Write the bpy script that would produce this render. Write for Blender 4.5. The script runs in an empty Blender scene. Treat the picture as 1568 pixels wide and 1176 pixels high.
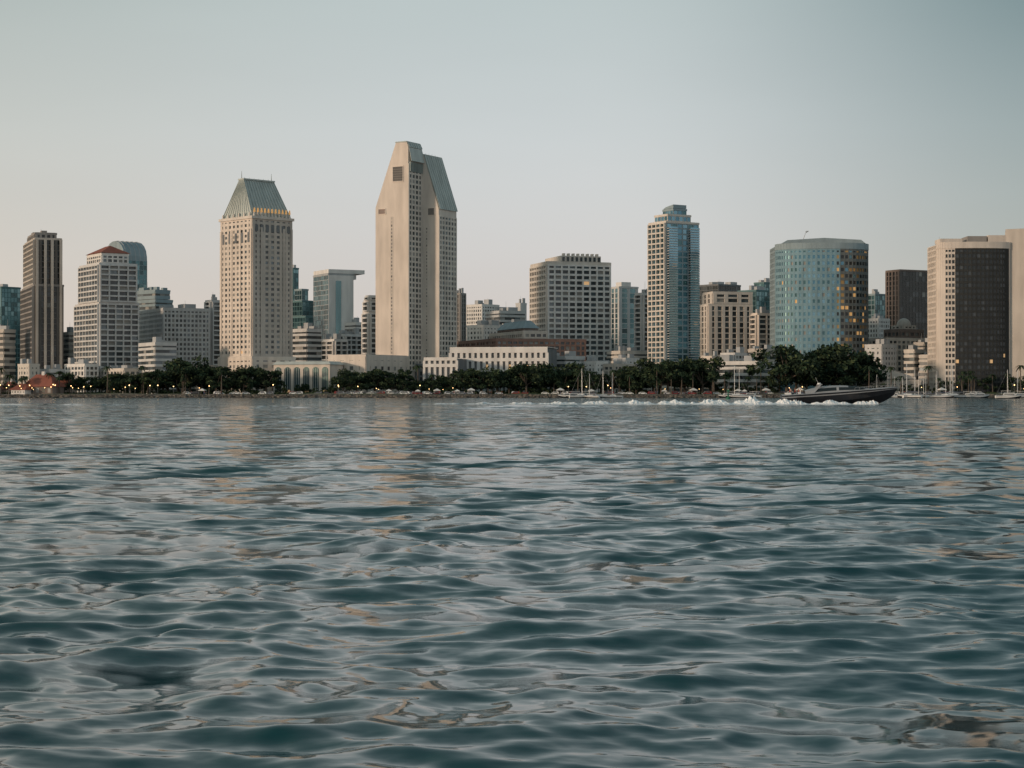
import bpy, math, random
import numpy as np
random.seed(7); rng=np.random.default_rng(7)
F=2800.0; CX=784.0; HY=604.0; HC=1.8; G=1.8
def tx(x): return (x-CX)/F
def zp(y,D): return HC+(HY-y)/F*D
scene=bpy.context.scene
col=scene.collection
# ------------------------------------------------------------------ materials
MATS={}
def mat(name,rgb,rough=.8,metal=0.,noise=.14,scale=.2,emis=0.,spec=.5,streak=True):
    if name in MATS: return MATS[name]
    m=bpy.data.materials.new(name); m.use_nodes=True
    nt=m.node_tree; b=nt.nodes['Principled BSDF']
    b.inputs['Roughness'].default_value=rough; b.inputs['Metallic'].default_value=metal
    b.inputs['Specular IOR Level'].default_value=spec
    if emis>0:
        b.inputs['Emission Color'].default_value=(*rgb,1); b.inputs['Emission Strength'].default_value=emis
        b.inputs['Base Color'].default_value=(*[c*.5 for c in rgb],1)
    else:
        tc=nt.nodes.new('ShaderNodeTexCoord'); mp=nt.nodes.new('ShaderNodeMapping')
        mp.inputs['Scale'].default_value=(1,1,.25 if streak else 1)
        nz=nt.nodes.new('ShaderNodeTexNoise'); nz.inputs['Scale'].default_value=scale; nz.inputs['Detail'].default_value=4
        mr=nt.nodes.new('ShaderNodeMapRange'); mr.inputs[1].default_value=.3; mr.inputs[2].default_value=.7
        mr.inputs[3].default_value=1-noise; mr.inputs[4].default_value=1+noise
        mx=nt.nodes.new('ShaderNodeVectorMath'); mx.operation='SCALE'; mx.inputs[0].default_value=rgb
        nt.links.new(tc.outputs['Object'],mp.inputs[0]); nt.links.new(mp.outputs[0],nz.inputs['Vector'])
        nt.links.new(nz.outputs['Fac'],mr.inputs[0]); nt.links.new(mr.outputs[0],mx.inputs['Scale'])
        nt.links.new(mx.outputs[0],b.inputs['Base Color'])
    MATS[name]=m; return m
W=dict(
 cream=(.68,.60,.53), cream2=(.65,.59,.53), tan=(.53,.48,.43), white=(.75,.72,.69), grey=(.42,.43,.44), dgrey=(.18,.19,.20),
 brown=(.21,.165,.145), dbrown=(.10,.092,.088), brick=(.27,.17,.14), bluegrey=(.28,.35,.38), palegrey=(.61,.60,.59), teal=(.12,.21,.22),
 redroof=(.30,.11,.08), greenroof=(.47,.51,.49), greenroof2=(.34,.385,.37), black=(.045,.047,.047), concrete=(.36,.34,.32),
 taupe=(.30,.28,.265), dtaupe=(.14,.135,.13))
for k,v in W.items(): mat('w_'+k,v,spec=.2)
mat('g_dark',(.07,.08,.085),.2,.25,.2,.3); mat('g_mid',(.14,.17,.185),.2,.4,.2,.3); mat('g_curtain',(.30,.29,.27),.5,0,.2,.3)
mat('g_lit',(1,.62,.30),emis=.4)
mat('g_teal1',(.07,.15,.17),.10,.65,.2,.1); mat('g_teal2',(.14,.25,.275),.10,.65,.2,.1); mat('g_teal3',(.04,.085,.095),.12,.5,.2,.1)
mat('g_blue1',(.10,.22,.29),.10,.7,.2,.1); mat('g_blue2',(.18,.33,.41),.10,.7,.2,.1)
mat('g_sunsetgold',(.52,.31,.12),.3,.7,.3,.3); mat('g_goldglow',(1,.55,.2),emis=.36)  # sunset reflection put into pane colour and glow; glow also serves eaves lanterns
mat('g_black',(.025,.032,.034),.10,.25,.2,.3)
mat('lamp_glow',(1,.6,.25),emis=6)
GS=dict(std=[('g_dark',.60),('g_mid',.22),('g_curtain',.179),('g_lit',.001)],
 warm=[('g_dark',.50),('g_mid',.25),('g_curtain',.245),('g_lit',.005)],
 teal=[('g_teal1',.4),('g_teal2',.3),('g_teal3',.299),('g_lit',.001)],
 blue=[('g_blue1',.5),('g_blue2',.3),('g_teal1',.198),('g_lit',.002)],
 black=[('g_black',.74),('g_dark',.25),('g_curtain',.009),('g_lit',.001)],
 bhotel=[('g_blue1',.38),('g_blue2',.26),('g_teal1',.15),('g_curtain',.202),('g_goldglow',.008)],
 sunset_gold=[('g_sunsetgold',.26),('g_goldglow',.12),('g_black',.46),('g_blue1',.16)])
def pick(gs):
    r=random.random(); s=0
    for n,p in GS[gs]:
        s+=p
        if r<s: return n
    return GS[gs][0][0]
# ------------------------------------------------------------------ mesh builder
class MB:
    def __init__(s): s.v=[]; s.f=[]; s.m=[]; s.mats=[]
    def mi(s,n):
        if n not in s.mats: s.mats.append(n)
        return s.mats.index(n)
    def poly(s,pts,m):
        i=len(s.v); s.v+=[tuple(p) for p in pts]; s.f.append(tuple(range(i,i+len(pts)))); s.m.append(s.mi(m))
    def hexa(s,p,m):
        i=len(s.v); s.v+=[tuple(q) for q in p]; k=s.mi(m)
        for f in ((3,2,1,0),(4,5,6,7),(0,1,5,4),(1,2,6,5),(2,3,7,6),(3,0,4,7)):
            s.f.append(tuple(i+a for a in f)); s.m.append(k)
    def box(s,x0,x1,y0,y1,z0,z1,m):
        s.hexa([(x0,y0,z0),(x1,y0,z0),(x1,y1,z0),(x0,y1,z0),(x0,y0,z1),(x1,y0,z1),(x1,y1,z1),(x0,y1,z1)],m)
    def taper(s,x0,x1,y0,y1,z0,z1,ins,m,insy=None):
        iy=ins if insy is None else insy
        s.hexa([(x0,y0,z0),(x1,y0,z0),(x1,y1,z0),(x0,y1,z0),(x0+ins,y0+iy,z1),(x1-ins,y0+iy,z1),(x1-ins,y1-iy,z1),(x0+ins,y1-iy,z1)],m)
    def prism(s,prof,y0,y1,m):
        n=len(prof); i=len(s.v); k=s.mi(m)
        s.v+=[(x,y0,z) for x,z in prof]+[(x,y1,z) for x,z in prof]
        s.f.append(tuple(range(i,i+n))); s.m.append(k)
        s.f.append(tuple(range(i+2*n-1,i+n-1,-1))); s.m.append(k)
        for a in range(n):
            b=(a+1)%n; s.f.append((i+b,i+a,i+n+a,i+n+b)); s.m.append(k)
    def slab(s,q,t,m):
        q=[np.array(p,float) for p in q]; n=np.cross(q[1]-q[0],q[3]-q[0]); n/=np.linalg.norm(n)
        s.hexa([tuple(p) for p in q]+[tuple(p+n*t) for p in q],m)
    def cyl(s,p0,p1,r0,r1,m,n=8):
        p0=np.array(p0,float);p1=np.array(p1,float);d=p1-p0;d/=np.linalg.norm(d)
        a=np.cross(d,(1,0,0) if abs(d[0])<.8 else (0,1,0));a/=np.linalg.norm(a);b=np.cross(d,a)
        i=len(s.v);k=s.mi(m)
        for P,r in((p0,r0),(p1,r1)):
            for j in range(n):
                t=2*math.pi*j/n; s.v.append(tuple(P+a*r*math.cos(t)+b*r*math.sin(t)))
        for j in range(n):
            c=(j+1)%n; s.f.append((i+j,i+c,i+n+c,i+n+j)); s.m.append(k)
        s.f.append(tuple(range(i+n-1,i-1,-1)));s.m.append(k);s.f.append(tuple(range(i+n,i+2*n)));s.m.append(k)
    def mesh(s,name,smooth=False):
        me=bpy.data.meshes.new(name); me.from_pydata(s.v,[],s.f)
        for n in s.mats: me.materials.append(MATS[n])
        me.polygons.foreach_set('material_index',s.m)
        if smooth: me.polygons.foreach_set('use_smooth',[True]*len(s.f))
        me.update(); return me
    def obj(s,name,parent=None,smooth=False):
        o=bpy.data.objects.new(name,s.mesh(name,smooth)); col.objects.link(o)
        if parent: o.parent=parent
        return o
# ------------------------------------------------------------------ facade system
ST=dict(
 grid=dict(fh=3.3,bw=3.6,sp=.34,pr=.28,dep=.5), punch=dict(fh=3.3,bw=3.4,sp=.5,pr=.48,dep=.3),
 band=dict(fh=3.5,bw=4,sp=.45,pr=.0,dep=.5), vert=dict(fh=3.5,bw=3.4,sp=.18,pr=.42,dep=.7),
 balc=dict(fh=3.2,bw=5.5,sp=.3,pr=.14,dep=1.3), glass=dict(fh=3.6,bw=3.0,sp=.12,pr=.10,dep=.12),
 hotel=dict(fh=3.5,bw=5.2,sp=.38,pr=.22,dep=1.0), fine=dict(fh=3.1,bw=2.6,sp=.42,pr=.38,dep=.3), blank=None)
def face(mb,gl,p0,t,n,Wd,z0,z1,st,wall,gs='std',**ov):
    t=np.array(t,float);n=np.array(n,float);p0=np.array(p0,float)
    def bx(s0,s1,d0,d1,a,b,m):
        q=[p0+t*s0+n*d1,p0+t*s1+n*d1,p0+t*s1+n*d0,p0+t*s0+n*d0]
        mb.hexa([(*x,a) for x in q]+[(*x,b) for x in q],m)
    if st=='blank' or Wd<1.5:
        bx(.0,Wd,0,.3,z0,z1,wall); return
    S=dict(ST[st]); S.update(ov)
    nf=max(1,round((z1-z0)/S['fh'])); nb=max(1,round(Wd/S['bw'])); fh=(z1-z0)/nf; bw=Wd/nb; dep=S['dep']
    sh=S['sp']*fh
    for i in range(nf):
        bx(0.02,Wd-.02,.01,dep,z0+i*fh+.01,z0+i*fh+sh,wall)
        for j in range(nb):
            q0=p0+t*(j*bw)+n*.03; q1=p0+t*((j+1)*bw)+n*.03
            gl.poly([(*q0,z0+i*fh),(*q1,z0+i*fh),(*q1,z0+(i+1)*fh),(*q0,z0+(i+1)*fh)],pick(gs))
    bx(0.02,Wd-.02,.01,dep,z1-sh*.6,z1-.01,wall)
    if S['pr']>0:
        pw=S['pr']*bw
        for j in range(nb+1):
            c=min(max(j*bw,pw/2),Wd-pw/2); bx(c-pw/2,c+pw/2,.01,dep+.06,z0,z1,wall)
class Bld:
    def __init__(s,name,L,C,R,a,D,d=None):
        s.D=D; a=math.radians(a); tL,tR=tx(L),tx(R); Xc=tx(C)*D
        s.w=(Xc-tL*D)/(math.cos(a)+tL*math.sin(a))
        s.d=d if d else (tR*D-Xc)/(math.sin(a)-tR*math.cos(a))
        e=bpy.data.objects.new(name,None); col.objects.link(e); s.root=e
        e.location=(Xc-s.w*math.cos(a),D+s.w*math.sin(a),0); e.rotation_euler=(0,0,-a)
        s.wall=MB(); s.gl=MB(); s.rf=MB()
    def tier(s,ytop,ybot=None,fx=(0,1),fy=(0,1),f='grid',r=None,wall='w_cream',core='w_dgrey',gs='std',cap='w_concrete',wallr=None,para=1.2,**ov):
        x0,x1=fx[0]*s.w,fx[1]*s.w; y0,y1=fy[0]*s.d,fy[1]*s.d
        z1=zp(ytop,s.D); z0=G-.2 if ybot is None else zp(ybot,s.D)
        r=r or f; wallr=wallr or wall
        s.wall.box(x0,x1,y0,y1,z0,z1,core)
        face(s.wall,s.gl,(x0,y0),(1,0),(0,-1),x1-x0,z0,z1,f,wall,gs,**ov)
        face(s.wall,s.gl,(x1,y0),(0,1),(1,0),y1-y0,z0,z1,r,wallr,gs,**ov)
        face(s.wall,s.gl,(x0,y1),(0,-1),(-1,0),y1-y0,z0,z1,r,wallr,gs,**ov)
        if para: s.rf.box(x0-.35,x1+.35,y0-.35,y1+.35,z1+.003,z1+para,wall)
        if cap and para: s.rf.box(x0+.5,x1-.5,y0+.5,y1-.5,z1+para+.003,z1+para+.15,cap)
        return x0,x1,y0,y1,z0,z1
    def mech(s,x0,x1,y0,y1,z,n=3,m='w_grey'):
        for i in range(n):
            w=random.uniform(.12,.3)*(x1-x0); d=random.uniform(.2,.4)*(y1-y0)
            a=x0+(x1-x0)*(i+.15)/n; b=random.uniform(y0+.5,y1-d-.5)
            h=random.uniform(1.5,4); s.rf.box(a,a+w,b,b+d,z+1.36,z+1.36+h,m)
        a=random.uniform(x0+1,x1-1); s.rf.cyl((a,(y0+y1)/2,z+1.3),(a,(y0+y1)/2,z+random.uniform(5,9)),.12,.06,'w_grey',5)
    def done(s):
        s.wall.obj('walls',s.root)
        if s.gl.v: s.gl.obj('windows',s.root)
        if s.rf.v: s.rf.obj('roof',s.root)
def simple(name,L,C,R,a,D,ytop,d=None,mech=3,**k):
    b=Bld(name,L,C,R,a,D,d); q=b.tier(ytop,**k)
    if mech: b.mech(*q[:4],q[5],mech)
    b.done(); return b
# ---- left edge group
simple('glass_office_tower',-40,2,31,40,1400,441,f='glass',wall='w_teal',gs='teal')
simple('low_office_block',-30,6,23,35,1150,507,f='band',wall='w_tan')
b=Bld('dark_condo_tower',34,52,97,68,1150)
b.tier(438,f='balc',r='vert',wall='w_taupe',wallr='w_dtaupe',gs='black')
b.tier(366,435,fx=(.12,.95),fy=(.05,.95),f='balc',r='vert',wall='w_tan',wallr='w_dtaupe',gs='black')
q=b.tier(356,363.5,fx=(.2,.8),fy=(.12,.85),f='vert',wall='w_taupe',gs='black')
for fy in(.0,.36,.62,1.):
    c=min(max(b.d*(.05+.9*fy),b.d*.05+.8),b.d*.95-.8); b.wall.box(b.w+.8,b.w+1.6,c-.8,c+.8,G,zp(366,b.D),'w_tan')
b.mech(*q[:4],q[5],2,'w_taupe'); b.done()
simple('beige_apartment_block',97,105,118,50,1200,511,f='band',wall='w_cream2')
b=Bld('white_balcony_condo_tower',116,152,212,58,1120)
b.tier(465,f='balc',wall='w_palegrey',gs='std')
b.tier(405,462,fx=(.18,1),fy=(0,.95),f='balc',r='balc',wall='w_palegrey')
q=b.tier(389,402,fx=(.3,.9),fy=(.12,.8),f='grid',wall='w_white')
b.rf.taper(q[0]-1,q[1]+1,q[2]-1,q[3]+1,q[5]+1.4,q[5]+6.5,(q[1]-q[0])*.36,'w_redroof'); b.done()
b=Bld('curved_crown_glass_tower',160,190,225,50,1350)
q=b.tier(398,f='glass',wall='w_bluegrey',gs='teal',para=0)
z=q[5]; prof=[(q[0],z),(q[1],z)]+[(q[0]+(q[1]-q[0])*(.5+.5*math.cos(t)),z+15*math.sin(t)**.8) for t in np.linspace(.15,math.pi-.15,10)]
b.rf.prism(prof,q[2],q[3],'w_bluegrey')
for k in range(5):
    y=q[2]+(q[3]-q[2])*(k+.5)/5; b.rf.prism([(x,zz+.4 if zz>z else zz) for x,zz in prof],y-.25,y+.25,'w_grey')
b.done()
b=Bld('stepped_grey_office_tower',207,238,264,45,1250)
b.tier(461,f='band',wall='w_bluegrey'); q=b.tier(446,457.5,fx=(.05,.95),fy=(.05,.9),f='band',wall='w_bluegrey'); b.mech(*q[:4],q[5],4,'w_bluegrey'); b.done()
simple('white_grid_apartments',212,250,321,62,1180,474,f='fine',wall='w_palegrey')
simple('pale_apartment_tower',315,324,338,50,1200,462,f='balc',wall='w_palegrey')
simple('waterside_condo_block',213,238,270,60,1080,527,f='band',wall='w_palegrey')
# ---- first hotel tower, green hipped roof
b=Bld('green_roof_hotel_tower',338,386,447,47,1085)
w,d=b.w,b.d
b.wall.box(-1.2,w+1.2,-1.2,d+1.2,G-.2,zp(545,b.D),'w_cream')
x0,x1,y0,y1,z0,z1=b.tier(334,545,f='punch',r='punch',wall='w_cream',wallr='w_tan',gs='warm',para=0,bw=4.2,fh=3.2,pr=.5,sp=.48)  # right face and its pilasters tan: shade put into wall colour
for fx in (.0,.36,.64,1.0):
    c=min(max(fx*w,.8),w-.8); b.wall.box(c-.8,c+.8,-.75,-.4,z0,z1-6,'w_cream')
for k in range(5):
    c=w*(.1+.2*k); b.wall.box(c-1.0,c+1.0,-.52,-.38,z1-14,z1-8,'w_dgrey')
for fy in (0,.22,.78,1.0):
    c=min(max(fy*d,.7),d-.7); b.wall.box(w+.4,w+.75,c-.7,c+.7,z0,z1-5,'w_tan')
for k in range(7):
    c=d*(.1+.133*k); b.wall.box(w+.38,w+.5,c-1.1,c+1.1,z1-7.5,z1-3.5,'w_dgrey')
b.wall.box(-1.0,w+1.0,-1.0,d+1.0,z1+.01,z1+1.6,'w_cream2')
zr=z1+1.61; zt=zp(271,b.D)
vb=[(.6,.6),(w-.6,.6),(w-.6,d-.6),(.6,d-.6)]
vt=[(w*.43,d*.13),(w*.57,d*.13),(w*.57,d*.88),(w*.43,d*.88)]
P=[(*p,zr) for p in vb]; Q=[(*p,zt) for p in vt]
b.rf.hexa(P+Q,'w_greenroof')
def ribs(A,B,Cc,Dd,n,mname,rf,wd=.2,t=.28):
    A,B,Cc,Dd=[np.array(p,float) for p in(A,B,Cc,Dd)]
    for k in range(n+1):
        f=k/n; p=A+(B-A)*f; q=Dd+(Cc-Dd)*f; e=(B-A)/np.linalg.norm(B-A)*wd
        rf.slab([p-e,p+e,q+e,q-e],t,mname)
for i in range(4):
    j=(i+1)%4; ribs(P[i],P[j],Q[j],Q[i],12,'w_greenroof2',b.rf)
b.rf.box(w*.41,w*.59,d*.11,d*.9,zt+.003,zt+.9,'w_greenroof')
for fy in(.13,.88): b.rf.cyl((w*.5,d*fy,zt+.9),(w*.5,d*fy,zt+5.5),.28,.08,'w_greenroof2',6)
for k in range(6): b.rf.cyl((w*.5,d*(.2+.12*k),zt+.9),(w*.5,d*(.2+.12*k),zt+1.9),.12,.08,'w_greenroof2',5)
for k in range(11):
    y=d*(.05+.088*k); b.rf.taper(w-.4,w+.7,y-.55,y+.55,zr+.01,zr+2.3,.25,'w_cream2')
    b.rf.taper(w-.1,w+.6,y-.55,y+.55,zr+2.31,zr+4.8,.2,'g_goldglow')
for k in range(6):
    x=w*(.08+.17*k); b.rf.taper(x-.55,x+.55,-.7,.4,zr+.01,zr+2.3,.25,'w_cream2')
b.done()
simple('hotel_podium',334,386,452,60,1068,549,f='punch',wall='w_cream',wallr='w_cream',gs='warm',mech=0,bw=6)
# ---- glass group between hotels
simple('teal_highrise',440,449,457,45,1500,412,f='glass',wall='w_teal',gs='teal')
b=Bld('stepped_dark_glass_tower',447,468,492,45,1350)
b.tier(486,f='glass',wall='w_teal',gs='teal'); b.tier(462,483,fx=(.0,.75),fy=(0,.7),f='glass',wall='w_teal',gs='teal')
b.tier(444,459,fx=(.1,.6),fy=(.1,.5),f='glass',wall='w_bluegrey',gs='teal'); b.done()
simple('white_low_apartments',446,470,492,45,1150,506,f='band',wall='w_palegrey')
b=Bld('slab_tower_with_roof_fin',480,503,541,62,1300)
q=b.tier(421,f='glass',r='blank',wall='w_grey',wallr='w_white',gs='teal')
b.gl.box(q[1]+.31,q[1]+.5,q[3]*.28,q[3]*.5,G,q[5]-4,'g_teal2')
b.rf.box(q[0],q[1],q[2],q[3]+(q[3]-q[2])*.46,q[5]+1.4,q[5]+4.2,'w_white')
b.rf.box(q[0]+2,q[1]-2,q[3]+.4,q[3]*1.16,q[5]-2.5,q[5]+1.39,'w_palegrey'); b.done()
simple('white_terrace_apartments',492,512,531,45,1180,522,f='balc',wall='w_white')
simple('white_terrace_apartments',512,528,553,45,1220,514,f='balc',wall='w_palegrey')
simple('white_terrace_apartments',528,545,562,45,1260,496,f='band',wall='w_white')
b=Bld('tiered_balcony_apartments',556,566,585,50,1160)
b.tier(480,f='balc',wall='w_white'); b.tier(462,477,fx=(.15,1),f='balc',wall='w_white'); b.tier(455,459.5,fx=(.4,1),f='balc',wall='w_white'); b.done()
# ---- main hotel tower
D=1100; a=30
b=Bld('twin_slab_hotel_tower',575,625,655,a,D); ca,sa=math.cos(math.radians(a)),math.sin(math.radians(a))
m=D/F; wA=b.w; dA=19*m/sa; wB=27*m/ca; dB=26*m/sa
zA=zp(217,D); zs=zp(315,D); zB=zp(236,D)+1; zsB=zp(322,D)+1.5; z0=G-.2
xr=wA*.62
b.wall.prism([(0,z0),(wA,z0),(wA,zA-3),(wA*.95,zA),(xr,zA),(0,zs)],0,dA,'w_cream')
u0,u1=wA*.35,wA+wB; ur=wA+wB*.12
b.wall.prism([(u0,z0),(u1,z0),(u1,zsB),(ur,zB),(u0,zB)],dA+.01,dA+dB,'w_cream2')
face(b.wall,b.gl,(wA,.0),(0,1),(1,0),dA,z0+14,zp(250,D),'fine','w_cream2','std',bw=3.6,fh=3.1,sp=.36,pr=.34)
face(b.wall,b.gl,(u1,dA+.01),(0,1),(1,0),dB,z0+14,zp(328,D),'fine','w_cream2','std',bw=3.6,fh=3.1,sp=.36,pr=.34)
def slit(x,z0_,z1_,y,wd=1.0,n=40):
    for k in range(n):
        za=z0_+(z1_-z0_)*k/n; b.gl.box(x-wd/2,x+wd/2,y-.06,y-.01,za+.5,za+(z1_-z0_)/n-.5,random.choice(['w_taupe','w_dtaupe','w_tan']))
    b.wall.box(x-wd/2-.35,x-wd/2,y-.25,y-.0,z0_,z1_,'w_cream2'); b.wall.box(x+wd/2,x+wd/2+.35,y-.25,y,z0_,z1_,'w_cream2')
slit(wA*.5,z0+20,zp(330,D),0)
slit(wA+wB*.3,z0+20,zp(345,D),dA,.8)
def opening(x0,x1,za,zb,y,mm='w_dtaupe'):
    b.gl.box(x0,x1,y-.08,y-.02,za,zb,mm)
    for q in((x0-.5,x0,za,zb),(x1,x1+.5,za,zb),(x0-.5,x1+.5,zb,zb+.5),(x0-.5,x1+.5,za-.5,za)): b.wall.box(q[0],q[1],y-.35,y-.01,q[2],q[3],'w_cream')
    for k in range(1,6):
        zz=za+(zb-za)*k/6; b.wall.box(x0+.01,x1-.01,y-.16,y-.09,zz-.12,zz+.12,'w_taupe')
opening(wA*.54,wA*.84,zp(276,D),zp(254,D),0)
opening(wA*.10,wA*.3,zp(325,D),zp(318,D),0,'w_brick')
opening(wA+wB*.38,wA+wB*.74,zp(329,D)+1,zp(319,D)+1,dA)
def sl(xa,za,xb,zb,ya,yb,n):
    A=(xa,ya,za+.05);B=(xb,ya,zb+.05);Cc=(xb,yb,zb+.05);Dd=(xa,yb,za+.05)
    b.rf.slab([A,B,Cc,Dd],.25,'w_greenroof')
    for k in range(n+1):
        y=ya+.2+(yb-ya-.4)*k/n; b.rf.slab([(xa,y-.2,za+.3),(xb,y-.2,zb+.3),(xb,y+.2,zb+.3),(xa,y+.2,za+.3)],.35,'w_greenroof2')
sl(ur,zB,u1+.6,zsB,dA+.1,dA+dB,8)
sl(wA*.95,zA,wA+.3,zA-3,0.3,dA,6)
zc=zp(246,D)
b.rf.slab([(wA+.05,.6,zA-3.2),(wA+wB*.14,.6,zc),(wA+wB*.14,dA-.1,zc),(wA+.05,dA-.1,zA-3.2)],.3,'w_greenroof')
for k in range(9):
    y=.8+(dA-1.6)*k/8; b.rf.box(wA+.35,wA+wB*.1,y-.15,y+.15,zp(262,D),zc-.4,'w_greenroof2')
b.rf.box(xr-.3,wA*.95,-.2,dA+.1,zA+.005,zA+.7,'w_greenroof')
b.rf.box(u0,ur+.2,dA+.1,dA+dB,zB+.005,zB+.8,'w_greenroof')
for k in range(5): b.rf.cyl((ur-2,dA+2+k*3.5,zB+.8),(ur-2,dA+2+k*3.5,zB+2.2),.12,.06,'w_grey',5)
b.wall.box(-1,wA+.9,-1,dA,z0,z0+9,'w_cream'); b.gl.box(wA*.2,wA*.8,-1.12,-1.02,z0+1,z0+5,'g_dark')
b.gl.box(wA*.55,wA*.75,-1.12,-1.02,z0+6,z0+8,'g_lit')
b.done()
# ---- hotel low wings
b=Bld('hotel_ballroom_wing',503,560,628,30,1062); b.tier(546,f='punch',wall='w_cream',gs='warm',bw=7,fh=6,sp=.6,pr=.6); b.done()
b=Bld('arched_window_pavilion',419,505,515,20,1052,18)
w=b.w; b.wall.box(0,w,0,18,G-.2,zp(558,b.D),'w_cream'); b.rf.taper(-.8,w+.8,-.8,18.8,zp(558,b.D)+.01,zp(553,b.D),2,'w_greenroof')
for k in range(6):
    c=w*(k+.5)/6; hw=w/6*.33; zt=zp(566,b.D)
    pts=[(c-hw,G+1),(c+hw,G+1)]+[(c+hw*math.cos(t),zt+hw*.8*math.sin(t)) for t in np.linspace(0,math.pi,9)]
    b.gl.prism(pts,-.12,-.02,'g_teal1')
    for e in(-.5,0,.5): b.wall.box(c+e*hw*1.2-.1,c+e*hw*1.2+.1,-.22,-.13,G+1,zt+hw*.5,'w_palegrey')
    if k%2: b.gl.box(c-hw*.8,c+hw*.8,-.2,-.14,G+1,G+2.6,'g_lit')
b.done()
b=Bld('white_terraced_hotel_wing',690,838,848,12,1060,30)
w=b.w; D=b.D
b.wall.box(0,w,0,30,G-.2,zp(533,D),'w_dgrey')
for za,zb in((zp(572,D),zp(566,D)),(zp(553,D),zp(548,D)),(zp(540,D),zp(532,D))): b.wall.box(-.3,w+.3,-1.2,-.01,za,zb,'w_white')
for k in range(18):
    c=w*k/17; b.wall.box(c-.9,c+.9,-1.1,-.02,G,zp(540,D)-.01,'w_white')
for k in range(17):
    if random.random()<.3: b.gl.box(w*k/17+1.2,w*(k+1)/17-1.2,-.3,-.1,zp(566,D)+.2,zp(558,D),'g_lit')
b.rf.box(-.5,w+.5,-.9,30.5,zp(532,D)+.01,zp(531,D),'w_white'); b.done()
b=Bld('white_entrance_block',650,700,706,15,1050,20); w=b.w;D=b.D
b.wall.box(0,w,0,20,G-.2,zp(549,D),'w_dgrey')
for za,zb in((zp(562,D),zp(557,D)),(zp(552,D),zp(547,D))): b.wall.box(-.2,w+.2,-1,-.01,za,zb,'w_white')
for k in range(7): b.wall.box(w*k/6-.7,w*k/6+.7,-.9,-.02,G,zp(552,D)-.01,'w_white')
b.done()
b=Bld('brown_hotel_with_pyramid_roof',698,760,897,70,1130)
b.tier(521,f='grid',wall='w_brick',wallr='w_brick',gs='warm',cap='w_brown')
b.tier(508,518,fy=(.35,.62),fx=(.1,.9),f='grid',wall='w_tan',wallr='w_tan')
q=b.tier(502,505,fy=(.4,.56),fx=(.2,.8),f='grid',wall='w_brown',para=.5)
b.rf.taper(q[0]-1,q[1]+1,q[2]-1,q[3]+1,q[5]+.7,zp(488,b.D),min(q[1]-q[0],q[3]-q[2])*.45,'w_bluegrey'); b.done()
# ---- mid group
simple('brown_office_slab',696,705,713,45,1400,451,f='vert',wall='w_taupe')
simple('white_midrise',712,738,764,45,1450,468,f='fine',wall='w_white')
simple('grey_midrise',744,765,804,60,1350,478,f='band',wall='w_palegrey')
simple('pale_midrise',790,797,806,45,1500,466,f='blank',wall='w_palegrey')
simple('low_white_offices',715,740,770,45,1250,500,f='punch',wall='w_white')
simple('low_white_offices',770,790,830,55,1270,497,f='band',wall='w_palegrey')
b=Bld('wide_balcony_hotel',813,838,935,72,1200)
q=b.tier(405,f='hotel',r='hotel',wall='w_cream2',wallr='w_white',gs='std',para=2.2,bw=4.8)
b.rf.box(q[0]+1,q[1]-.5,q[3]*.22,q[3]*.85,q[5]+2.4,q[5]+6.2,'w_cream2')
for k in range(9): b.rf.box(q[1]-.49,q[1]-.2,q[3]*(.24+.07*k),q[3]*(.275+.07*k),q[5]+2.6,q[5]+5.4,'g_dark')
for k in range(8): b.rf.box(q[1]-4,q[1]-1,q[3]*(.26+.075*k),q[3]*(.29+.075*k),q[5]+6.21,q[5]+7.8,'w_cream2')
b.done()
b=Bld('teal_glass_condo_tower',935,948,977,62,1300)
q=b.tier(441,f='glass',r='glass',wall='w_palegrey',gs='teal',sp=.12,pr=.3,bw=7)
b.rf.box(q[0]+2,q[1]-2,q[3]*.2,q[3]*.7,q[5]+1.4,q[5]+4.5,'w_white');b.done()
simple('pale_balcony_condos',973,984,1000,50,1200,451,f='balc',wall='w_palegrey')
simple('low_apartments',930,950,992,60,1150,540,f='band',wall='w_cream2')
D=1130
b=Bld('tall_blue_glass_condo_tower',994,1020,1070,58,D)
q=b.tier(341,fx=(0,1),f='balc',r='glass',wall='w_cream2',wallr='w_bluegrey',gs='blue',sp=.28,pr=.2,bw=4)
for i in range(62):
    z=G+8+i*(q[5]-G-10)/62
    for fa,fb in((.03,.30),(.68,.97)):
        b.wall.box(q[1]+.2,q[1]+2.2,q[3]*fa,q[3]*fb,z,z+.35,'w_palegrey'); b.gl.box(q[1]+2.0,q[1]+2.12,q[3]*fa+.1,q[3]*fb-.1,z+.36,z+1.3,'g_blue2')
b.tier(330,338,fx=(.25,1),fy=(.05,.75),f='glass',wall='w_cream2',gs='blue')
q=b.tier(321,327.5,fx=(.4,1),fy=(.22,.62),f='glass',wall='w_bluegrey',gs='blue')
b.rf.prism([(q[0],q[5]+1.4),(q[1],q[5]+1.4),(q[1],q[5]+3.6),(q[0]+3,q[5]+2.6)],q[2],q[3],'w_bluegrey')
b.done()
b=Bld('beige_column_office',1070,1085,1152,75,1180)
b.tier(468,f='vert',r='vert',wall='w_cream2',wallr='w_cream2',gs='std',bw=5.5)
b.tier(449,465,fy=(.1,1),f='vert',r='grid',wall='w_cream2',wallr='w_cream2',bw=8); b.done()
simple('dark_office_block',1070,1100,1134,50,1450,437,f='glass',wall='w_dgrey',gs='black')
simple('dark_teal_glass_tower',1130,1158,1192,50,1350,446,f='glass',wall='w_teal',gs='teal')
simple('dark_teal_glass_tower',1155,1170,1195,50,1500,434,f='glass',wall='w_teal',gs='teal')
simple('cream_condo_block',1150,1160,1186,65,1150,482,f='balc',wall='w_cream')
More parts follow.
